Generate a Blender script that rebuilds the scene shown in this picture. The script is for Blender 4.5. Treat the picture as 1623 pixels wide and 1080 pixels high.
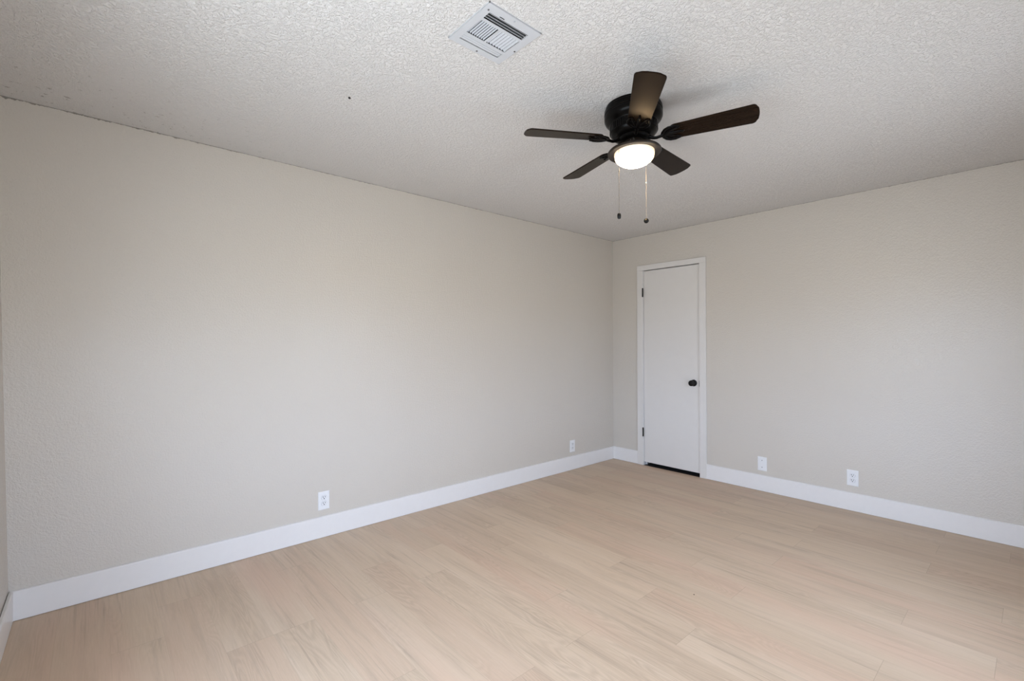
import bpy, bmesh, math, random
from mathutils import Vector, Matrix

for o in list(bpy.data.objects):
    bpy.data.objects.remove(o)
S = bpy.context.scene
COL = S.collection
R = math.radians

# ------------------------------------------------------------ camera
FPX = 742.316
cd = bpy.data.cameras.new('camera')
cam = bpy.data.objects.new('camera', cd)
COL.objects.link(cam)
S.camera = cam
cd.sensor_fit = 'HORIZONTAL'
cd.sensor_width = 36.0
cd.lens = FPX / 1623.0 * 36.0
cd.clip_start = 0.02
yaw, pit, rol = 0.844095879, 0.00733456, -0.00179282
Fv = Vector((math.cos(pit) * math.cos(yaw), math.cos(pit) * math.sin(yaw), math.sin(pit)))
R0 = Vector((math.sin(yaw), -math.cos(yaw), 0))
U0 = R0.cross(Fv)
Rv = R0 * math.cos(rol) + U0 * math.sin(rol)
Uv = U0 * math.cos(rol) - R0 * math.sin(rol)
m = Matrix.Identity(4)
for i in range(3):
    m[i][0] = Rv[i]; m[i][1] = Uv[i]; m[i][2] = -Fv[i]
m.translation = Vector((-4.34909, -3.18201, 1.28531))
cam.matrix_world = m

# ------------------------------------------------------------ world, exposure
S.view_settings.view_transform = 'Standard'
S.view_settings.look = 'None'
S.view_settings.gamma = 1.0
S.view_settings.use_curve_mapping = False
S.view_settings.exposure = 0.02
SKY = (0.69, 0.83, 1.14)
SKY_STR = 16.3
GROUND = (0.82, 0.87, 0.97)
GROUND_STR = 10.4
LAMP = (1.0, 0.70, 0.38)
LAMP_STR = 125.0

w = bpy.data.worlds.new('world')
S.world = w
w.use_nodes = True
nt = w.node_tree
nt.nodes.clear()
wo = nt.nodes.new('ShaderNodeOutputWorld')
bg = nt.nodes.new('ShaderNodeBackground')
tc = nt.nodes.new('ShaderNodeTexCoord')
sx = nt.nodes.new('ShaderNodeSeparateXYZ')
cr = nt.nodes.new('ShaderNodeValToRGB')
mp = nt.nodes.new('ShaderNodeMapRange')
mp.inputs['From Min'].default_value = -1; mp.inputs['From Max'].default_value = 1
nt.links.new(tc.outputs['Generated'], sx.inputs[0])
nt.links.new(sx.outputs['Z'], mp.inputs['Value'])
nt.links.new(mp.outputs[0], cr.inputs[0])
e = cr.color_ramp.elements
e[0].position = 0.49; e[0].color = (*[c * GROUND_STR / 10 for c in GROUND], 1)
e[1].position = 0.51; e[1].color = (*[c * SKY_STR / 10 for c in SKY], 1)
nt.links.new(cr.outputs[0], bg.inputs['Color'])
bg.inputs['Strength'].default_value = 10.0
nt.links.new(bg.outputs[0], wo.inputs[0])


def portal(name, loc, rot, sx_, sy_):
    l = bpy.data.lights.new(name, 'AREA')
    l.shape = 'RECTANGLE'; l.size = sx_; l.size_y = sy_
    l.cycles.is_portal = True
    o = bpy.data.objects.new(name, l)
    o.location = loc; o.rotation_euler = rot
    COL.objects.link(o)


# room
XW, YS, H = -4.645, -3.62, 2.44
LEAN = -0.0205
DY0, DY1, DZ0, DZ1 = -2.95, -1.45, 0.48, 1.88      # window opening in the west wall
WX0, WX1, WZ0, WZ1 = -4.57, -3.90, 0.25, 1.50      # window opening in the south wall
VX0_, VX1_, VZ0_, VZ1_ = -2.25, -1.48, 0.60, 1.68      # unseen second opening in the south wall, added for fill light
portal('daylight_portal', ((VX0_ + VX1_) / 2, YS - 0.10, (VZ0_ + VZ1_) / 2), (R(90), 0, 0), VX1_ - VX0_ + .1, VZ1_ - VZ0_ + .1)
portal('daylight_portal', (XW - 0.10, (DY0 + DY1) / 2, (DZ0 + DZ1) / 2), (0, R(-90), 0), DZ1 - DZ0 + .1, DY1 - DY0 + .1)
portal('daylight_portal', ((WX0 + WX1) / 2, YS - 0.10, (WZ0 + WZ1) / 2), (R(90), 0, 0), WX1 - WX0 + .1, WZ1 - WZ0 + .1)


# ------------------------------------------------------------ materials
def newmat(name, col=(.8, .8, .8), rough=.5, metal=0, spec=.5):
    mt = bpy.data.materials.new(name)
    mt.use_nodes = True
    b = mt.node_tree.nodes['Principled BSDF']
    b.inputs['Base Color'].default_value = (*col, 1)
    b.inputs['Roughness'].default_value = rough
    b.inputs['Metallic'].default_value = metal
    b.inputs['Specular IOR Level'].default_value = spec
    return mt


class G:
    """small node graph helper"""
    def __init__(s, mt):
        s.t = mt.node_tree; s.b = s.t.nodes['Principled BSDF']
        s.co = s.n('ShaderNodeTexCoord').outputs['Object']

    def n(s, k, **kw):
        nd = s.t.nodes.new(k)
        for a, v in kw.items():
            setattr(nd, a, v)
        return nd

    def l(s, a, b):
        s.t.links.new(a, b)

    def put(s, sock, v):
        if isinstance(v, (int, float)):
            sock.default_value = v
        elif isinstance(v, tuple):
            sock.default_value = v
        else:
            s.l(v, sock)

    def math(s, op, a, b=0.0, c=0.0):
        nd = s.n('ShaderNodeMath', operation=op)
        s.put(nd.inputs[0], a); s.put(nd.inputs[1], b); s.put(nd.inputs[2], c)
        return nd.outputs[0]

    def noise(s, vec, scale, detail=2, rough=.5, dist=0.0):
        nd = s.n('ShaderNodeTexNoise')
        s.l(vec, nd.inputs['Vector'])
        nd.inputs['Scale'].default_value = scale
        nd.inputs['Detail'].default_value = detail
        nd.inputs['Roughness'].default_value = rough
        nd.inputs['Distortion'].default_value = dist
        return nd.outputs['Fac']

    def rng(s, v, a, b, c=0.0, d=1.0):
        nd = s.n('ShaderNodeMapRange')
        s.put(nd.inputs[0], v)
        for i, q in enumerate((a, b, c, d)):
            nd.inputs[i + 1].default_value = q
        return nd.outputs[0]

    def mapping(s, vec, scale=(1, 1, 1), loc=(0, 0, 0)):
        nd = s.n('ShaderNodeMapping')
        s.l(vec, nd.inputs[0])
        nd.inputs['Scale'].default_value = scale
        nd.inputs['Location'].default_value = loc
        return nd.outputs[0]

    def mix(s, f, a, b, mode='MIX'):
        nd = s.n('ShaderNodeMix', data_type='RGBA', blend_type=mode)
        s.put(nd.inputs[0], f)
        s.put(nd.inputs[6], a if not isinstance(a, tuple) else (*a, 1) if len(a) == 3 else a)
        s.put(nd.inputs[7], b if not isinstance(b, tuple) else (*b, 1) if len(b) == 3 else b)
        return nd.outputs[2]

    def bump(s, h, dist, strength=1.0):
        nd = s.n('ShaderNodeBump')
        nd.inputs['Strength'].default_value = strength
        nd.inputs['Distance'].default_value = dist
        s.l(h, nd.inputs['Height'])
        s.l(nd.outputs[0], s.b.inputs['Normal'])

    def xyz(s, vec):
        nd = s.n('ShaderNodeSeparateXYZ'); s.l(vec, nd.inputs[0])
        return nd.outputs

    def comb(s, x, y, z=0.0):
        nd = s.n('ShaderNodeCombineXYZ')
        s.put(nd.inputs[0], x); s.put(nd.inputs[1], y); s.put(nd.inputs[2], z)
        return nd.outputs[0]

    def base(s, c):
        s.l(c, s.b.inputs['Base Color'])


def wall_material():
    mt = newmat('eggshell wall paint', rough=.24, spec=.55)
    g = G(mt)
    n1 = g.noise(g.co, 100, 3, .55, .6)
    n2 = g.noise(g.co, 38, 2, .5)
    h = g.math('ADD', g.math('MULTIPLY', g.rng(n1, .38, .66), .7), g.math('MULTIPLY', n2, .8))
    g.bump(h, .0012, 1.0)
    x, y, z = g.xyz(g.co)
    # thin broken dark line, drawn as a crack, where the wall meets the ceiling
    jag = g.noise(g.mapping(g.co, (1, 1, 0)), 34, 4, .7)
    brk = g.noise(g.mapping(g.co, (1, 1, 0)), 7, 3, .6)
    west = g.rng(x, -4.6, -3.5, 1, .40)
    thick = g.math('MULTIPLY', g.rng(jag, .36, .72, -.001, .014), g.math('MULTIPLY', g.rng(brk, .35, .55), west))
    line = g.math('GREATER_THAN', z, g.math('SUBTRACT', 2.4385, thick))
    mott = g.noise(g.co, 1.3, 3)
    col = g.mix(mott, (.612, .562, .496), (.640, .590, .522))
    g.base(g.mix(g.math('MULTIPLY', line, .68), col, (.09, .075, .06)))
    return mt


def ceiling_material():
    mt = newmat('textured ceiling paint', rough=.75, spec=.3)
    g = G(mt)
    n1 = g.noise(g.co, 85, 3, .6, .6)
    n2 = g.noise(g.co, 150, 2, .5)
    n3 = g.noise(g.co, 18, 1, .5)
    h = g.math('ADD', g.rng(n1, .42, .60), g.math('MULTIPLY', n2, .35))
    h = g.math('ADD', h, g.math('MULTIPLY', n3, .4))
    g.bump(h, .0030, 1.0)
    x, y, z = g.xyz(g.co)
    sp = g.noise(g.co, 42, 2, .5)
    near = g.math('MULTIPLY', g.rng(y, -.75, -.05, 0, 1), g.rng(x, -3.2, -4.6, 0, 1))
    sp = g.math('MULTIPLY', g.rng(sp, .66, .71), near)
    mott = g.noise(g.co, 1.1, 3)
    col = g.mix(mott, (.762, .738, .712), (.786, .762, .736))
    g.base(g.mix(g.math('MULTIPLY', sp, .7), col, (.22, .18, .14)))
    return mt


def floor_material():
    mt = newmat('pale oak vinyl planks', rough=.48, spec=.4)
    g = G(mt)
    x, y, z = g.xyz(g.co)
    W, L = .18, 1.22
    u = g.math('DIVIDE', g.math('ADD', x, 4.837), W)      # row 0 starts at x = -4.837
    row = g.math('FLOOR', u)
    fu = g.math('FRACT', u)
    # end joints step by quarters of a board, row by row
    ks = [1, 3, 0, 2, 1, 3, 3, 1, 3, 2, 3, 2, 1, 3, 2, 1, 3, 2, 1, 3, 2, 3, 1, 3, 1, 2, 1, 3, 2]
    rp = g.n('ShaderNodeValToRGB'); rp.color_ramp.interpolation = 'CONSTANT'
    el = rp.color_ramp.elements
    for i, k_ in enumerate(ks):
        e_ = el[i] if i < 2 else el.new(i / 30.0)
        e_.position = i / 30.0; e_.color = (k_ / 4, k_ / 4, k_ / 4, 1)
    g.l(g.math('DIVIDE', g.math('ADD', row, .5), 30.0), rp.inputs[0])
    off = rp.outputs[0]
    v = g.math('ADD', g.math('DIVIDE', g.math('ADD', y, 12.21), L), off)
    col_i = g.math('FLOOR', v)
    fv = g.math('FRACT', v)
    wb = g.n('ShaderNodeTexWhiteNoise', noise_dimensions='2D')
    g.l(g.comb(row, col_i), wb.inputs['Vector'])
    rnd = wb.outputs['Value']
    rc = g.xyz(wb.outputs['Color'])
    # board coordinates, each board shifted so its figure is its own
    sh = g.math('MULTIPLY', rnd, 37.0)
    p = g.comb(g.math('ADD', x, sh), g.math('ADD', y, g.math('MULTIPLY', rc[1], 23.0)), sh)
    fine = g.noise(g.mapping(p, (150, 5, 1)), 1, 3, .65)
    pore = g.noise(g.mapping(p, (330, 14, 1)), 1, 2, .6)
    streak = g.noise(g.mapping(p, (26, 1.3, 1)), 1, 3, .6, .4)
    broad = g.noise(g.mapping(p, (7, .8, 1)), 1, 2, .5)
    # cathedral figure: contour lines of a slow stretched noise
    cn = g.noise(g.mapping(p, (7.5, 1.25, 1)), 1, 2, .45, .5)
    rings = g.math('ABSOLUTE', g.math('SINE', g.math('MULTIPLY', cn, 70)))
    rings = g.math('POWER', rings, 2.0)
    rm = g.rng(g.noise(g.mapping(p, (5, .9, 1), (9, 4, 2)), 1, 1), .50, .66)
    c = g.mix(rnd, (0.618, 0.472, 0.334), (0.555, 0.420, 0.298))
    c = g.mix(g.math('MULTIPLY', g.rng(rc[0], .72, .95), .55), c, (0.615, 0.435, 0.308))
    c = g.mix(g.math('MULTIPLY', g.rng(streak, .50, .70), .58), c, (0.452, 0.339, 0.243))
    c = g.mix(g.math('MULTIPLY', g.rng(broad, .45, .68), .38), c, (0.696, 0.554, 0.416))
    c = g.mix(g.math('MULTIPLY', g.math('MULTIPLY', rings, rm), .36), c, (0.394, 0.288, 0.200))
    c = g.mix(g.math('MULTIPLY', g.rng(fine, .45, .72), .22), c, (0.441, 0.328, 0.232))
    c = g.mix(g.math('MULTIPLY', g.rng(pore, .55, .78), .20), c, (0.789, 0.644, 0.497))
    # faint pink and yellow blotches that wander across boards
    dk = g.noise(g.mapping(p, (60, 1.7, 1), (3, 8, 1)), 1, 4, .7, .3)
    dm = g.noise(g.mapping(p, (9, .9, 1), (1, 2, 5)), 1, 1)
    c = g.mix(g.math('MULTIPLY', g.math('MULTIPLY', g.rng(dk, .54, .68), g.rng(dm, .44, .60)), .5), c, (.33, .245, .175))
    bl = g.noise(g.mapping(g.co, (2.6, .5, 1)), 1, 3)
    c = g.mix(g.math('MULTIPLY', g.rng(bl, .52, .68), .55), c, (0.650, 0.446, 0.324))
    # seams
    du = g.math('MULTIPLY', g.math('MINIMUM', fu, g.math('SUBTRACT', 1.0, fu)), W)
    dv = g.math('MULTIPLY', g.math('MINIMUM', fv, g.math('SUBTRACT', 1.0, fv)), L)
    seam = g.math('MAXIMUM', g.math('MULTIPLY', g.rng(du, .0003, .0012, 1, 0), .35), g.rng(dv, .0003, .0014, 1, 0))
    c = g.mix(g.math('MULTIPLY', seam, .42), c, (0.255, 0.181, 0.119))
    g.base(c)
    h = g.math('SUBTRACT', g.math('MULTIPLY', fine, .3), seam)
    g.bump(h, .0003, .6)
    g.l(g.rng(fine, .3, .7, .44, .54), g.b.inputs['Roughness'])
    return mt


def paint_material(name, col, rough, sc=30, dist=.0003, spec=.5):
    mt = newmat(name, col, rough, spec=spec)
    g = G(mt)
    n1 = g.noise(g.co, sc, 3)
    g.base(g.mix(n1, tuple(c * .98 for c in col), tuple(min(1, c * 1.02) for c in col)))
    g.bump(n1, dist, .6)
    return mt


def blade_material():
    mt = newmat('dark walnut fan blade', rough=.25, spec=.12)
    g = G(mt)
    g.b.inputs['Specular Tint'].default_value = (1.0, .78, .55, 1)
    n1 = g.noise(g.mapping(g.co, (3, 90, 1)), 1, 4, .65, .6)
    g.base(g.mix(g.rng(n1, .35, .7), (.008, .0045, .0028), (.015, .0085, .005)))
    g.l(g.rng(n1, .3, .7, .24, .26), g.b.inputs['Roughness'])
    return mt


M_WALL = wall_material()
M_CEIL = ceiling_material()
M_FLOOR = floor_material()
M_TRIM = paint_material('white trim enamel', (.80, .775, .752), .32)
M_DOOR = paint_material('white door enamel', (.73, .70, .665), .38, 12)
M_PLATE = paint_material('white plastic', (.80, .80, .80), .3, 60, .0001)
M_VENT = paint_material('white vent enamel', (.58, .59, .61), .35, 60, .0001)
M_GREY = paint_material('grey enamel', (.40, .40, .42), .5, 60, .0002)
M_BLACK = paint_material('black hardware', (.004, .0038, .0036), .42, 80, .0001, .25)
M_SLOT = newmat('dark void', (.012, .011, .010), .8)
M_BRONZE = paint_material('black bronze fan metal', (.003, .0025, .0022), .28, 50, .0002, .10)
M_PAN = paint_material('brown bronze light pan', (.020, .014, .010), .38, 50, .0002, .3)
M_BLADE = blade_material()
M_CHAIN = newmat('dull steel chain', (.09, .08, .07), .45, .6)
M_CHAIN2 = newmat('pale steel chain', (.30, .28, .26), .45, .5)
M_STEEL = newmat('dull nickel', (.16, .15, .14), .4, .7)
M_ALU = paint_material('white door frame coating', (.75, .75, .76), .35, 40, .0001)

M_BOWL = newmat('lit frosted glass', (.9, .86, .8), .35)
gb = G(M_BOWL)
gb.b.inputs['Emission Color'].default_value = (*LAMP, 1)
_z = gb.xyz(gb.co)[2]     # the rim band held by the pan glows less than the bowl under the bulb
gb.l(gb.math('ADD', gb.math('MULTIPLY', gb.math('POWER', gb.rng(_z, -.234, -.285), 3.2), LAMP_STR), .75), gb.b.inputs['Emission Strength'])

M_GLASS = bpy.data.materials.new('clear pane glass')
M_GLASS.use_nodes = True
t = M_GLASS.node_tree
t.nodes.remove(t.nodes['Principled BSDF'])
tr = t.nodes.new('ShaderNodeBsdfTransparent'); tr.inputs[0].default_value = (.96, .98, .97, 1)
gl = t.nodes.new('ShaderNodeBsdfGlossy'); gl.inputs['Roughness'].default_value = .02
lw = t.nodes.new('ShaderNodeLayerWeight'); lw.inputs['Blend'].default_value = .5
pw = t.nodes.new('ShaderNodeMath'); pw.operation = 'POWER'; pw.inputs[1].default_value = 5.0
t.links.new(lw.outputs['Facing'], pw.inputs[0])
fr = t.nodes.new('ShaderNodeMath'); fr.operation = 'MULTIPLY_ADD'; fr.inputs[1].default_value = .96; fr.inputs[2].default_value = .04
t.links.new(pw.outputs[0], fr.inputs[0])
mx = t.nodes.new('ShaderNodeMixShader')
t.links.new(fr.outputs[0], mx.inputs[0]); t.links.new(tr.outputs[0], mx.inputs[1]); t.links.new(gl.outputs[0], mx.inputs[2])
t.links.new(mx.outputs[0], t.nodes['Material Output'].inputs[0])


# ------------------------------------------------------------ mesh helpers
def link(name, bm, mat, parent=None, smooth=False, bevel=0, loc=None):
    me = bpy.data.meshes.new(name)
    bmesh.ops.recalc_face_normals(bm, faces=bm.faces[:])
    bm.to_mesh(me); bm.free()
    for mm in (mat if isinstance(mat, (list, tuple)) else [mat]):
        me.materials.append(mm)
    o = bpy.data.objects.new(name, me)
    COL.objects.link(o)
    if parent: o.parent = parent
    if loc: o.location = loc
    if smooth:
        for p in me.polygons: p.use_smooth = True
        me.set_sharp_from_angle(angle=R(38))
    if bevel:
        md = o.modifiers.new('bevel', 'BEVEL'); md.width = bevel; md.segments = 2; md.limit_method = 'ANGLE'
    return o


def box(bm, a, b, mat=0):
    x0, y0, z0 = a; x1, y1, z1 = b
    vs = [bm.verts.new(p) for p in ((x0, y0, z0), (x1, y0, z0), (x1, y1, z0), (x0, y1, z0), (x0, y0, z1), (x1, y0, z1), (x1, y1, z1), (x0, y1, z1))]
    for f in ((3, 2, 1, 0), (4, 5, 6, 7), (0, 1, 5, 4), (1, 2, 6, 5), (2, 3, 7, 6), (3, 0, 4, 7)):
        bm.faces.new([vs[i] for i in f]).material_index = mat
    return vs


def lathe(bm, prof, n=64, c=(0, 0, 0), M=None):
    rings = []
    for r, z in prof:
        if r < 1e-6:
            rings.append([bm.verts.new((c[0], c[1], c[2] + z))])
        else:
            rings.append([bm.verts.new((c[0] + r * math.cos(2 * math.pi * k / n), c[1] + r * math.sin(2 * math.pi * k / n), c[2] + z)) for k in range(n)])
    for a, b in zip(rings, rings[1:]):
        for k in range(n):
            k2 = (k + 1) % n
            if len(a) == 1 and len(b) == 1: continue
            if len(a) == 1: bm.faces.new((a[0], b[k], b[k2]))
            elif len(b) == 1: bm.faces.new((a[k], b[0], a[k2]))
            else: bm.faces.new((a[k], b[k], b[k2], a[k2]))
    vs = [v for r_ in rings for v in r_]
    if M is not None: bmesh.ops.transform(bm, matrix=M, verts=vs)
    return vs


def tube(bm, pts, rad, n=10, flat=1.0, cap=True):
    """round or flattened bar along pts; rad may be a list"""
    pts = [Vector(p) for p in pts]
    if not isinstance(rad, (list, tuple)): rad = [rad] * len(pts)
    rings = []
    for i, p in enumerate(pts):
        d = (pts[min(i + 1, len(pts) - 1)] - pts[max(i - 1, 0)]).normalized()
        up = Vector((0, 0, 1)) if abs(d.z) < .95 else Vector((1, 0, 0))
        s = d.cross(up).normalized(); t_ = s.cross(d).normalized()
        rings.append([bm.verts.new(p + s * rad[i] * math.cos(2 * math.pi * k / n) + t_ * rad[i] * flat * math.sin(2 * math.pi * k / n)) for k in range(n)])
    for a, b in zip(rings, rings[1:]):
        for k in range(n):
            bm.faces.new((a[k], a[(k + 1) % n], b[(k + 1) % n], b[k]))
    if cap:
        bm.faces.new(rings[0]); bm.faces.new(rings[-1])


def prism(bm, outline, z0, z1):
    a = [bm.verts.new((x, y, z0)) for x, y in outline]
    b = [bm.verts.new((x, y, z1)) for x, y in outline]
    bm.faces.new(a); bm.faces.new(b)
    n = len(a)
    for i in range(n):
        bm.faces.new((a[i], a[(i + 1) % n], b[(i + 1) % n], b[i]))
    return a + b


def slab_holes(bm, us, vs_, holes, to3, th):
    """panel on a grid us x vs_, cells listed in holes left open, thickness th; to3(u, v, d) gives the point"""
    def q(pts): bm.faces.new([bm.verts.new(to3(*p)) for p in pts])
    for i in range(len(us) - 1):
        for j in range(len(vs_) - 1):
            if (i, j) in holes: continue
            u0, u1, v0, v1 = us[i], us[i + 1], vs_[j], vs_[j + 1]
            q([(u0, v0, 0), (u1, v0, 0), (u1, v1, 0), (u0, v1, 0)])
            q([(u0, v0, th), (u0, v1, th), (u1, v1, th), (u1, v0, th)])
            for (di, dj, e0, e1) in ((-1, 0, (u0, v0), (u0, v1)), (1, 0, (u1, v0), (u1, v1)), (0, -1, (u0, v0), (u1, v0)), (0, 1, (u0, v1), (u1, v1))):
                ni, nj = i + di, j + dj
                if (ni, nj) in holes or not (0 <= ni < len(us) - 1 and 0 <= nj < len(vs_) - 1):
                    q([(*e0, 0), (*e1, 0), (*e1, th), (*e0, th)])
    bmesh.ops.remove_doubles(bm, verts=bm.verts[:], dist=1e-5)


def struct(o):
    o['kind'] = 'structure'
    return o


def thing(name, label, cat, loc=(0, 0, 0), rot=(0, 0, 0), group=None):
    o = bpy.data.objects.new(name, None)
    COL.objects.link(o)
    o.empty_display_size = .05
    o.location = loc; o.rotation_euler = rot
    o['label'] = label; o['category'] = cat
    if group: o['group'] = group
    return o


# ------------------------------------------------------------ room shell
TH = .12
bm = bmesh.new(); box(bm, (XW - .30, YS - TH, -.10), (TH + .8, TH, 0)); struct(link('floor', bm, M_FLOOR))
bm = bmesh.new()
VX0, VX1, VY0, VY1 = -3.335, -3.147, -1.930, -1.745   # duct opening behind the vent
slab_holes(bm, [XW - .35, VX0, VX1, TH + .8], [YS - TH, VY0, VY1, TH], {(1, 1)}, lambda u, v, d: (u, v, H + d), .10)
struct(link('ceiling', bm, M_CEIL))
bm = bmesh.new(); box(bm, (XW - .30, 0, 0), (TH, TH, H)); struct(link('wall_north', bm, M_WALL))
# east wall with the closet door opening
OY0, OY1, OZ = -1.030, -.380, 2.070
bm = bmesh.new()
slab_holes(bm, [YS - TH, OY0, OY1, 0], [0, OZ, H], {(1, 0)}, lambda u, v, d: (d, u, v), TH)
struct(link('wall_east', bm, M_WALL))
bm = bmesh.new()
box(bm, (.78, OY0 - .3, 0), (.80, OY1 + .3, H)); box(bm, (TH, OY0 - .32, 0), (.80, OY0 - .3, H)); box(bm, (TH, OY1 + .3, 0), (.80, OY1 + .32, H))
struct(link('wall_closet', bm, M_WALL))
# west wall (leans out a little), sliding window opening
west = []
bm = bmesh.new()
slab_holes(bm, [YS, DY0, DY1, 0], [0, DZ0, DZ1, H + .03], {(1, 1)}, lambda u, v, d: (-d, u, v), TH)
ww = struct(link('wall_west', bm, M_WALL)); ww.location = (XW, 0, 0); ww.rotation_euler = (0, LEAN, 0)
bm = bmesh.new()
xs_ = [XW - .30, WX0, WX1, VX0_, VX1_, 0]; zs_ = sorted([0, WZ0, WZ1, VZ0_, VZ1_, H])
hs_ = {(i, j) for i in range(5) for j in range(5) if (i == 1 and WZ0 <= zs_[j] < WZ1) or (i == 3 and VZ0_ <= zs_[j] < VZ1_)}
slab_holes(bm, xs_, zs_, hs_, lambda u, v, d: (u, YS - d, v), TH)
struct(link('wall_south', bm, M_WALL))

# baseboards: eased top edge
BH, BT = .139, .014


def baseboard(name, p0, p1, inward, loc=None):
    """run from p0 to p1 (xy), thickness towards inward"""
    bm = bmesh.new()
    p0, p1, n = Vector(p0), Vector(p1), Vector(inward)
    prof = [(0, .0022), (BT, .0022), (BT, BH - .004), (BT - .004, BH), (0, BH)]
    A = [bm.verts.new((p0.x + n.x * a, p0.y + n.y * a, b)) for a, b in prof]
    B = [bm.verts.new((p1.x + n.x * a, p1.y + n.y * a, b)) for a, b in prof]
    bm.faces.new(A); bm.faces.new(B)
    for i in range(5):
        j = (i + 1) % 5
        bm.faces.new((A[i], A[j], B[j], B[i]))
    return struct(link(name, bm, M_TRIM))


baseboard('baseboard_north', (XW + .002, 0), (0, 0), (0, -1))
baseboard('baseboard_east', (0, -BT), (0, -.324), (-1, 0))
baseboard('baseboard_east', (0, -1.079), (0, YS), (-1, 0))
baseboard('baseboard_west', (XW, -BT), (XW, YS + BT), (1, 0))
baseboard('baseboard_south', (XW + BT, YS), (0, YS), (0, 1))

# ------------------------------------------------------------ closet door
CA0, CA1, CAZ = -1.079, -.324, 2.116    # casing outer edges
CI0, CI1, CIZ = -1.013, -.391, 2.062    # casing inner edges
bm = bmesh.new()
box(bm, (-.016, CA0, 0), (0, CI0, CIZ)); box(bm, (-.016, CI1, 0), (0, CA1, CIZ)); box(bm, (-.016, CA0, CIZ), (0, CA1, CAZ))
casing = struct(link('trim_1', bm, M_DOOR, bevel=.003))
bm = bmesh.new()   # jamb and stop
box(bm, (0, OY0, 0), (TH, OY0 + .016, OZ - .008)); box(bm, (0, OY1 - .014, 0), (TH, OY1, OZ - .008)); box(bm, (0, OY0, OZ - .008), (TH, OY1, OZ))
box(bm, (.042, OY0 + .016, .0), (.055, OY0 + .026, OZ - .02)); box(bm, (.042, OY1 - .024, .0), (.055, OY1 - .014, OZ - .02)); box(bm, (.042, OY0 + .016, OZ - .02), (.055, OY1 - .014, OZ - .008))
struct(link('trim_2', bm, M_TRIM))
bm = bmesh.new(); box(bm, (.001, -1.0095, .036), (.036, -.3975, 2.0535))
door = struct(link('door_1', bm, M_DOOR, bevel=.0015))
# thin black sheet on the floor, painting the shade under the door
bm = bmesh.new(); box(bm, (-.004, -1.0125, -.001), (.78, -.3945, .0015)); struct(link('door_gap_shade', bm, M_SLOT))
# knob
bm = bmesh.new()
Mk = Matrix.Translation((0, 0, 0)) @ Matrix.Rotation(R(-90), 4, 'Y')
lathe(bm, [(0, 0), (.033, 0), (.033, .004), (.030, .008), (.018, .010), (.0125, .014), (.0120, .026), (.018, .031), (.0255, .038), (.0285, .047), (.0275, .056), (.021, .062), (.012, .0645), (0, .065)], 40, M=Mk)
knob = link('door_handle', bm, M_BLACK, door, smooth=True, loc=(.001, -.949, .902))
knob['label'] = 'round black door knob'
for z in (1.828, .351):
    bm = bmesh.new()
    tube(bm, [(-.0045, 0, -.045), (-.0045, 0, .045)], .0072, 14)
    lathe(bm, [(0, .0485), (.0045, .0475), (.0076, .045), (0, .045)], 14, (-.0045, 0, 0))
    lathe(bm, [(0, -.0485), (.0045, -.0475), (.0076, -.045), (0, -.045)], 14, (-.0045, 0, 0))
    box(bm, (-.0012, -.004, -.044), (.0010, .004, .044))
    hg = link('hinge', bm, M_BLACK, door, smooth=True, loc=(-.010, -.3925, z))
    hg['label'] = 'black butt hinge'
bm = bmesh.new(); box(bm, (-.0175, -1.0145, .872), (-.002, -1.0118, .930))
sp = link('strike_plate', bm, M_STEEL, casing)


# ------------------------------------------------------------ sliding window (beside the camera) south window, added fill window
def ring_frame(bm, y0, y1, z0, z1, wd, x0, x1):
    box(bm, (x0, y0, z0), (x1, y0 + wd, z1)); box(bm, (x0, y1 - wd, z0), (x1, y1, z1))
    box(bm, (x0, y0 + wd, z0), (x1, y1 - wd, z0 + wd)); box(bm, (x0, y0 + wd, z1 - wd), (x1, y1 - wd, z1))


bm = bmesh.new(); ring_frame(bm, DY0, DY1, DZ0, DZ1, .03, -.11, -.01)
pd = struct(link('window_2', bm, M_ALU)); pd.location = (XW, 0, 0); pd.rotation_euler = (0, LEAN, 0)
ym = (DY0 + DY1) / 2
for (a, b, x0) in ((DY0 + .03, ym + .03, -.09), (ym - .03, DY1 - .03, -.05)):
    bm = bmesh.new(); ring_frame(bm, a, b, DZ0 + .03, DZ1 - .03, .035, x0, x0 + .03)
    fr_ = link('sash', bm, M_ALU, pd)
    bm = bmesh.new(); box(bm, (x0 + .012, a + .035, DZ0 + .065), (x0 + .018, b - .035, DZ1 - .065))
    link('pane', bm, M_GLASS, fr_)
bm = bmesh.new(); box(bm, (-.02, ym - .012, 1.05), (-.004, ym + .012, 1.15)); link('latch', bm, M_ALU, pd, bevel=.004)
bm = bmesh.new()
box(bm, (0, DY0 - .03, DZ0 - .02), (.03, DY1 + .03, DZ0))
tm = struct(link('trim_3', bm, M_TRIM)); tm.location = (XW, 0, 0); tm.rotation_euler = (0, LEAN, 0)


def yframe(bm, x0, x1, z0, z1, wd, y0, y1):
    box(bm, (x0, y0, z0), (x0 + wd, y1, z1)); box(bm, (x1 - wd, y0, z0), (x1, y1, z1))
    box(bm, (x0 + wd, y0, z0), (x1 - wd, y1, z0 + wd)); box(bm, (x0 + wd, y0, z1 - wd), (x1 - wd, y1, z1))


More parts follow.
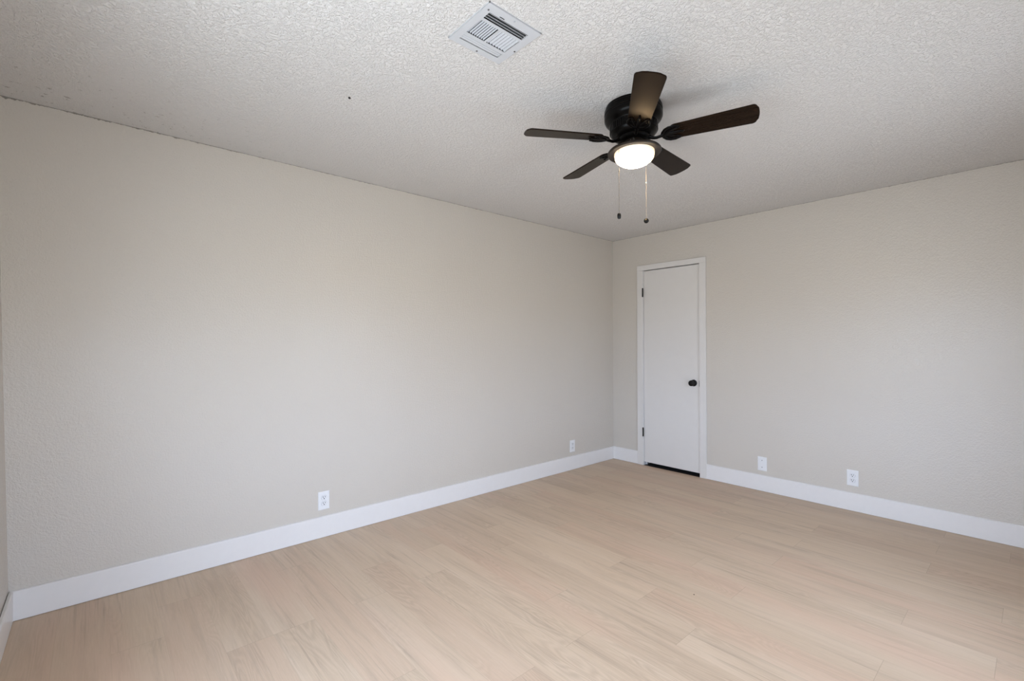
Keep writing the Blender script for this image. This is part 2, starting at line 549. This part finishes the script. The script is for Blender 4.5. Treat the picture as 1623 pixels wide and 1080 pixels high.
for X0, X1, Z0, Z1, nm, tn in ((WX0, WX1, WZ0, WZ1, 'window_1', 'trim_4'), (VX0_, VX1_, VZ0_, VZ1_, 'added_fill_window', 'added_fill_window_sill')):
    zm = (Z0 + Z1) / 2
    bm = bmesh.new(); yframe(bm, X0, X1, Z0, Z1, .04, YS - .09, YS - .03)
    box(bm, (X0 + .04, YS - .085, zm - .02), (X1 - .04, YS - .035, zm + .02))
    wn_ = struct(link(nm, bm, M_ALU))
    for z0, z1 in ((Z0 + .04, zm - .02), (zm + .02, Z1 - .04)):
        bm = bmesh.new(); box(bm, (X0 + .04, YS - .063, z0), (X1 - .04, YS - .057, z1)); link('pane', bm, M_GLASS, wn_)
    bm = bmesh.new(); box(bm, (X0 - .03, YS, Z0 - .02), (X1 + .03, YS + .03, Z0)); struct(link(tn, bm, M_TRIM))


# ------------------------------------------------------------ outlets (local: x across, z up, -y out of the wall)
PW, PH = .0735, .120


def cover_plate(bm, holes):
    pass


def outlet_plate(parent, name='cover_plate'):
    bm = bmesh.new()
    hw, hh = PW / 2, PH / 2
    # pillowed plate: back outline, chamfered front
    r = .004
    o0 = [(-hw, -hh), (hw, -hh), (hw, hh), (-hw, hh)]
    a = [bm.verts.new((x, 0, z)) for x, z in o0]
    b = [bm.verts.new((x, -.0035, z)) for x, z in o0]
    c = [bm.verts.new((x * (1 - r / hw), -.006, z * (1 - r / hh))) for x, z in o0]
    bm.faces.new(a); bm.faces.new(c)
    for p, q in ((a, b), (b, c)):
        for i in range(4): bm.faces.new((p[i], p[(i + 1) % 4], q[(i + 1) % 4], q[i]))
    return link(name, bm, M_PLATE, parent)


def disc_screw(parent, z, mat, rad=.0028, y=-.0058):
    bm = bmesh.new()
    lathe(bm, [(rad, 0), (rad, .0012), (rad * .6, .0018), (0, .0018)], 16, M=Matrix.Rotation(R(90), 4, 'X'))
    return link('screw', bm, mat, parent, smooth=True, loc=(0, y, z))


def make_outlet(label, loc, rz):
    t_ = thing('wall_outlet', label, 'outlet', loc, (0, 0, rz), 'duplex wall outlets')
    outlet_plate(t_)
    for zc in (.0195, -.0195):
        bm = bmesh.new()
        pts = []
        for k in range(32):        # round face, flattened top and bottom
            an = 2 * math.pi * k / 32
            pts.append((.0172 * math.cos(an), max(-.0140, min(.0140, .0172 * math.sin(an)))))
        vs = prism(bm, pts, 0, .0022)
        bmesh.ops.transform(bm, matrix=Matrix.Rotation(R(90), 4, 'X'), verts=vs)
        rc_ = link('receptacle', bm, M_PLATE, t_, loc=(0, -.0056, zc))
        bm = bmesh.new()
        box(bm, (-.0082, -.0027, .0002), (-.0049, -.0020, .0098))
        box(bm, (.0049, -.0027, .0008), (.0080, -.0020, .0094))
        lathe(bm, [(0, .0020), (.0035, .0020), (.0035, .0027), (0, .0027)], 14, M=Matrix.Translation((0, 0, -.0062)) @ Matrix.Rotation(R(90), 4, 'X'))
        link('slots', bm, M_SLOT, rc_)
        # shallow groove round the receptacle, in a darker grey than the plate
        bm = bmesh.new()
        g0 = [bm.verts.new((x * 1.07, -.0001, z * 1.07)) for x, z in pts]
        g1 = [bm.verts.new((x * 1.0, -.0012, z * 1.0)) for x, z in pts]
        for i in range(32): bm.faces.new((g0[i], g0[(i + 1) % 32], g1[(i + 1) % 32], g1[i]))
        link('groove', bm, M_GREY, rc_, loc=(0, -.0004, 0))
    disc_screw(t_, 0, M_PLATE, .0026)
    return t_


make_outlet('white duplex wall outlet low on the long left wall, nearest the camera', (-3.206, 0, .242), 0)
make_outlet('white duplex wall outlet low on the left wall, close to the far corner', (-.697, 0, .239), 0)
make_outlet('white duplex wall outlet low on the right wall, right of the blank cover plate', (0, -2.225, .251), R(-90))
bp = thing('blank_cover_plate', 'blank white cover plate with two screws, low on the wall right of the door', 'cover plate', (0, -1.5725, .236), (0, 0, R(-90)))
outlet_plate(bp)
for z in (.030, -.030):
    s_ = disc_screw(bp, z, M_STEEL, .0034)
    s_['label'] = 'dark metal screw'

# ------------------------------------------------------------ ceiling vent (local z down is out of the ceiling)
v = thing('ceiling_vent', 'square white metal air vent with three louver sections set in the textured ceiling', 'vent', (-3.2395, -1.8395, H))
HV = .1235
ox0, ox1 = -.094, .091   # inner openings
MAXX = HV
rects = [(ox0, ox1, -.0865, -.0505), (ox0, -.012, -.038, .049), (-.003, ox1, -.038, .049), (ox0, ox1, .0625, .094)]
us = sorted({-HV, ox0, -.012, -.003, ox1, HV}); vs2 = sorted({-HV, -.0865, -.0505, -.038, .049, .0625, .094, HV})
holes = set()
for i in range(len(us) - 1):
    for j in range(len(vs2) - 1):
        uc, vc = (us[i] + us[i + 1]) / 2, (vs2[j] + vs2[j + 1]) / 2
        if any(a < uc < b and c < vc < d for a, b, c, d in rects): holes.add((i, j))
bm = bmesh.new()
slab_holes(bm, us, vs2, holes, lambda a, b, d: (a, b, -.006 + d), .0015)
# rolled outer lip back to the ceiling
for (a, b, c, d) in ((-HV, -HV, HV, -HV + .004), (-HV, HV - .004, HV, HV), (-HV, -HV, -HV + .004, HV), (HV - .004, -HV, HV, HV)):
    box(bm, (a, b, -.0055), (c, d, 0))
link('face_plate', bm, M_VENT, v)


def louvers(x0, x1, y0, y1, n, along, ang, wd, mat, name='louver_bank', lab=None):
    bm = bmesh.new()
    for k in range(n):
        f = (k + .5) / n
        if along == 'x':
            c = Vector(((x0 + x1) / 2, y0 + (y1 - y0) * f, -.001)); L2 = (x1 - x0) / 2
            Mx = Matrix.Translation(c) @ Matrix.Rotation(ang, 4, 'X')
            vs = box(bm, (-L2, -wd / 2, -.0005), (L2, wd / 2, .0005))
        else:
            c = Vector((x0 + (x1 - x0) * f, (y0 + y1) / 2, -.001)); L2 = (y1 - y0) / 2
            Mx = Matrix.Translation(c) @ Matrix.Rotation(ang, 4, 'Y')
            vs = box(bm, (-wd / 2, -L2, -.0005), (wd / 2, L2, .0005))
        bmesh.ops.transform(bm, matrix=Mx, verts=vs)
    o = link(name, bm, mat, v)
    if lab: o['label'] = lab
    return o


louvers(*rects[0], 3, 'x', R(62), .011, M_VENT)
louvers(*rects[1], 8, 'y', R(62), .0060, M_VENT)
louvers(*rects[2], 7, 'y', R(35), .0089, M_VENT)
louvers(*rects[3], 3, 'x', R(-22), .0070, M_VENT)
# duct above
bm = bmesh.new()
dx0, dx1, dy0, dy1 = VX0 + 3.2395, VX1 + 3.2395, VY0 + 1.8395, VY1 + 1.8395
for a, b in (((dx0, dy0), (dx0 + .002, dy1)), ((dx1 - .002, dy0), (dx1, dy1)), ((dx0, dy0), (dx1, dy0 + .002)), ((dx0, dy1 - .002), (dx1, dy1))):
    box(bm, (*a, .001), (*b, .25))
box(bm, (dx0, dy0, .25), (dx1, dy1, .255))
link('duct', bm, M_SLOT, v)
for (x, y) in ((-.1055, -.0945), (.0005, -.1095), (.0025, .1235 - .0105), (.1235 - .008, .0175)):
    bm = bmesh.new()
    lathe(bm, [(.0036, 0), (.0036, -.001), (.0024, -.0022), (0, -.0022)], 14)
    s_ = link('screw', bm, M_STEEL if y > -.1 else M_GREY, v, smooth=True, loc=(x, y, -.006)); s_['label'] = 'small dark screw'
bm = bmesh.new(); box(bm, (-.054, -.0945, -.0075), (-.033, -.0925, -.0058)); link('damper_lever', bm, M_SLOT, v)

# small marks
nl = bmesh.new(); lathe(nl, [(0, .001), (.0085, .0), (.009, -.002), (.005, -.0035), (0, -.004)], 16)
o = link('screw_hole', nl, M_SLOT, smooth=True, loc=(-3.465, -1.045, H)); o.scale = (1, .62, 1); o.rotation_euler = (0, 0, R(60))
o['label'] = 'tiny black hole in the textured ceiling, left of the vent'; o['category'] = 'hole'
nl = bmesh.new(); lathe(nl, [(0, 0), (.0032, 0), (.0028, .0014), (0, .002)], 10)
o = link('crumb', nl, M_SLOT, smooth=True, loc=(-2.056, -2.001, 0)); o['label'] = 'tiny dark crumb lying on the pale wood floor'; o['category'] = 'crumb'

# ------------------------------------------------------------ ceiling fan
HUB = Vector((-2.394, -1.874, H))
al, be = R(-.82), R(-2.12)
up = Vector((-math.tan(al), -math.tan(be), 1)).normalized()
ex = Vector((0, 1, 0)).cross(up).normalized()
ey = up.cross(ex)
MF = Matrix.Identity(4)
for i in range(3):
    MF[i][0] = ex[i]; MF[i][1] = ey[i]; MF[i][2] = up[i]
MF.translation = HUB
fan = thing('ceiling_fan', 'black flush-mounted ceiling fan with five dark wood blades and a lit glass bowl light', 'ceiling fan')
fan.matrix_world = MF
FI = MF.inverted()

bm = bmesh.new()
lathe(bm, [(0, .004), (.129, .004), (.132, -.003), (.132, -.012), (.137, -.016), (.138, -.034), (.1345, -.037), (.1345, -.043), (.138, -.046),
           (.138, -.060), (.134, -.070), (.124, -.080), (.115, -.085), (.1115, -.090), (.1120, -.118), (.110, -.130), (.103, -.142), (.093, -.150), (.080, -.155), (0, -.155)], 96)
hs = link('motor_housing', bm, M_BRONZE, fan, smooth=True)
# one cast grille ring: raised bands joined by ribs around the lower bowl
bm = bmesh.new()
lathe(bm, [(.110, -.090), (.1135, -.090), (.1135, -.094), (.110, -.094)], 96)
lathe(bm, [(.109, -.124), (.1135, -.124), (.1130, -.128), (.108, -.128)], 96)
for k in range(60):
    if k % 12 in (0, 1): continue
    a = 2 * math.pi * (k + .5) / 60
    vs = box(bm, (.1095, -.0024, -.126), (.1140, .0024, -.092))
    bmesh.ops.transform(bm, matrix=Matrix.Rotation(a, 4, 'Z'), verts=vs)
link('grille_ring', bm, M_BRONZE, hs)
bm = bmesh.new()
lathe(bm, [(0, -.153), (.074, -.153), (.078, -.157), (.078, -.166), (.073, -.171), (.055, -.173), (0, -.173)], 64)
link('rotor_hub', bm, M_BRONZE, fan, smooth=True)

BZ, PITCH, RT = -.163, R(12), .542
PH0 = 4.5


def blade_outline():
    """plan of a blade: x along the radius, y across"""
    pts = []
    r0, hw0, hw1 = .160, .050, .0615
    # rounded root
    for k in range(0, 9):
        a = R(90 + 180 * k / 8)
        pts.append((r0 + .030 + .030 * math.cos(a), hw0 * math.sin(a)))
    # lower edge to tip
    cr_ = .018
    sag = .010
    for k in range(0, 6):
        a = R(-90 + 75 * k / 5)
        pts.append((RT - sag - cr_ + cr_ * math.cos(a), -hw1 + cr_ + cr_ * math.sin(a)))
    for k in range(1, 10):
        yy = -hw1 + cr_ + (2 * hw1 - 2 * cr_) * k / 10
        pts.append((RT - sag * (yy / hw1) ** 2 * 1.0 - .000, yy))
    for k in range(0, 6):
        a = R(15 + 75 * k / 5)
        pts.append((RT - sag - cr_ + cr_ * math.cos(a), hw1 - cr_ + cr_ * math.sin(a)))
    return pts


def make_blade(ang):
    # blade
    bm = bmesh.new(); prism(bm, blade_outline(), -.003, .003)
    bl = link('blade', bm, M_BLADE, fan, bevel=.0015)
    rot = Matrix.Rotation(ang, 4, 'Z') @ Matrix.Translation((0, 0, BZ)) @ Matrix.Rotation(-PITCH, 4, 'X')
    bl.matrix_local = rot
    # iron: twin curved arms from the hub, fanning out to a pierced palm under the blade root
    bm = bmesh.new()
    def arm(pts, rad, flat=.55):
        tube(bm, pts, rad, 10, flat)
    zz = -.0075
    arm([(.066, 0, .000), (.080, 0, -.006), (.094, 0, -.0125), (.108, 0, -.0145), (.122, 0, -.012), (.136, 0, -.0085)], [.0105, .0095, .0085, .008, .008, .010], .8)
    for s in (-1, 1):
        arm([(.132, 0, zz), (.138, s * .018, zz), (.149, s * .035, zz), (.166, s * .0450, zz), (.188, s * .0465, zz), (.212, s * .041, zz)],
            [.008, .0078, .0075, .0072, .0068, .004])
        arm([(.138, 0, zz), (.156, s * .010, zz), (.184, s * .023, zz), (.204, s * .029, zz), (.214, s * .036, zz)], [.0055, .0055, .005, .005, .003])
    arm([(.134, 0, zz), (.170, 0, zz), (.206, 0, zz), (.232, 0, zz)], [.0085, .0070, .0085, .004])
    prism(bm, [(.137 + .046 * (1 - math.cos(R(a))), .044 * math.sin(R(a))) for a in range(-90, 91, 15)], -.0055, -.0028)
    ir = link('blade_iron', bm, M_BRONZE, fan, smooth=True); ir.matrix_local = rot
    for (x, y) in ((.196, .034), (.196, -.034), (.222, 0)):
        bm = bmesh.new()
        lathe(bm, [(.0048, 0), (.0048, -.0015), (.0028, -.0034), (0, -.0036)], 14)
        link('screw', bm, M_BRONZE, ir, smooth=True, loc=(x, y, -.0105))


for k in range(5):
    make_blade(R(PH0 + 72 * k))

# switch housing, light pan, glass
bm = bmesh.new()
lathe(bm, [(0, -.170), (.046, -.170), (.048, -.175), (.048, -.200), (.045, -.204), (.045, -.208), (0, -.208)], 48)
sh_ = link('switch_housing', bm, M_PAN, fan, smooth=True)
bm = bmesh.new()
lathe(bm, [(0, -.205), (.050, -.205), (.084, -.208), (.110, -.213), (.122, -.218), (.127, -.224), (.127, -.229), (.124, -.2325), (.117, -.2325), (.104, -.230), (.0955, -.229), (.0955, -.227), (0, -.225)], 96)
link('light_pan', bm, M_PAN, fan, smooth=True)
bm = bmesh.new()
prof = [(.0945, -.2275), (.0955, -.236), (.0940, -.241)]
for k in range(1, 13):
    a = R(90 * k / 12)
    prof.append((.0940 * math.cos(a), -.241 - .052 * math.sin(a)))
prof[-1] = (0, -.293)
lathe(bm, prof, 96)
bw = link('glass_bowl', bm, M_BOWL, fan, smooth=True); bw['label'] = 'lit frosted glass bowl'
bm = bmesh.new()
tube(bm, [(-.042, -.026, -.176), (-.048, -.032, -.184), (-.047, -.034, -.194), (-.040, -.030, -.204)], .003, 8)
tube(bm, [(-.047, -.014, -.178), (-.056, -.018, -.188), (-.050, -.020, -.203)], .0022, 8)
link('wire', bm, M_STEEL, sh_, smooth=True)


def pull_chain(x, y, ztop, zend, mat, knob_kind, label, klabel):
    bm = bmesh.new()
    z = ztop; k = 0
    tube(bm, [(x, y, ztop), (x, y, zend)], .0006, 6)
    while z > zend:
        bmesh.ops.create_icosphere(bm, subdivisions=1, radius=.0015, matrix=Matrix.Translation((x, y, z)))
        z -= .0042
    zc = ztop - .105
    lathe(bm, [(0, .006), (.0022, .004), (.0024, 0), (.0022, -.004), (0, -.006)], 10, (x, y, zc))
    bmesh.ops.transform(bm, matrix=FI, verts=bm.verts[:])
    c = link('pull_chain', bm, mat, fan, smooth=True); c['label'] = label
    bm = bmesh.new()
    if knob_kind == 'barrel':
        lathe(bm, [(0, 0), (.006, -.0005), (.0082, -.004), (.0088, -.011), (.0082, -.020), (.0062, -.0255), (0, -.0265)], 20, (x, y, zend))
    else:
        pr = [(0, 0)] + [(.0125 * math.sin(R(a)), -.0125 + .0125 * math.cos(R(a))) for a in range(15, 180, 15)] + [(0, -.025)]
        lathe(bm, pr, 24, (x, y, zend))
    bmesh.ops.transform(bm, matrix=FI, verts=bm.verts[:])
    kb = link('knob', bm, M_BLACK, c, smooth=True); kb['label'] = klabel


pull_chain(-2.502, -1.868, 2.207, 1.902, M_CHAIN, 'barrel', 'darker pull chain in front of the bowl', 'black barrel-shaped pull')
pull_chain(-2.262, -1.862, 2.207, 1.922, M_CHAIN2, 'ball', 'pale pull chain behind the bowl', 'black ball-shaped pull')
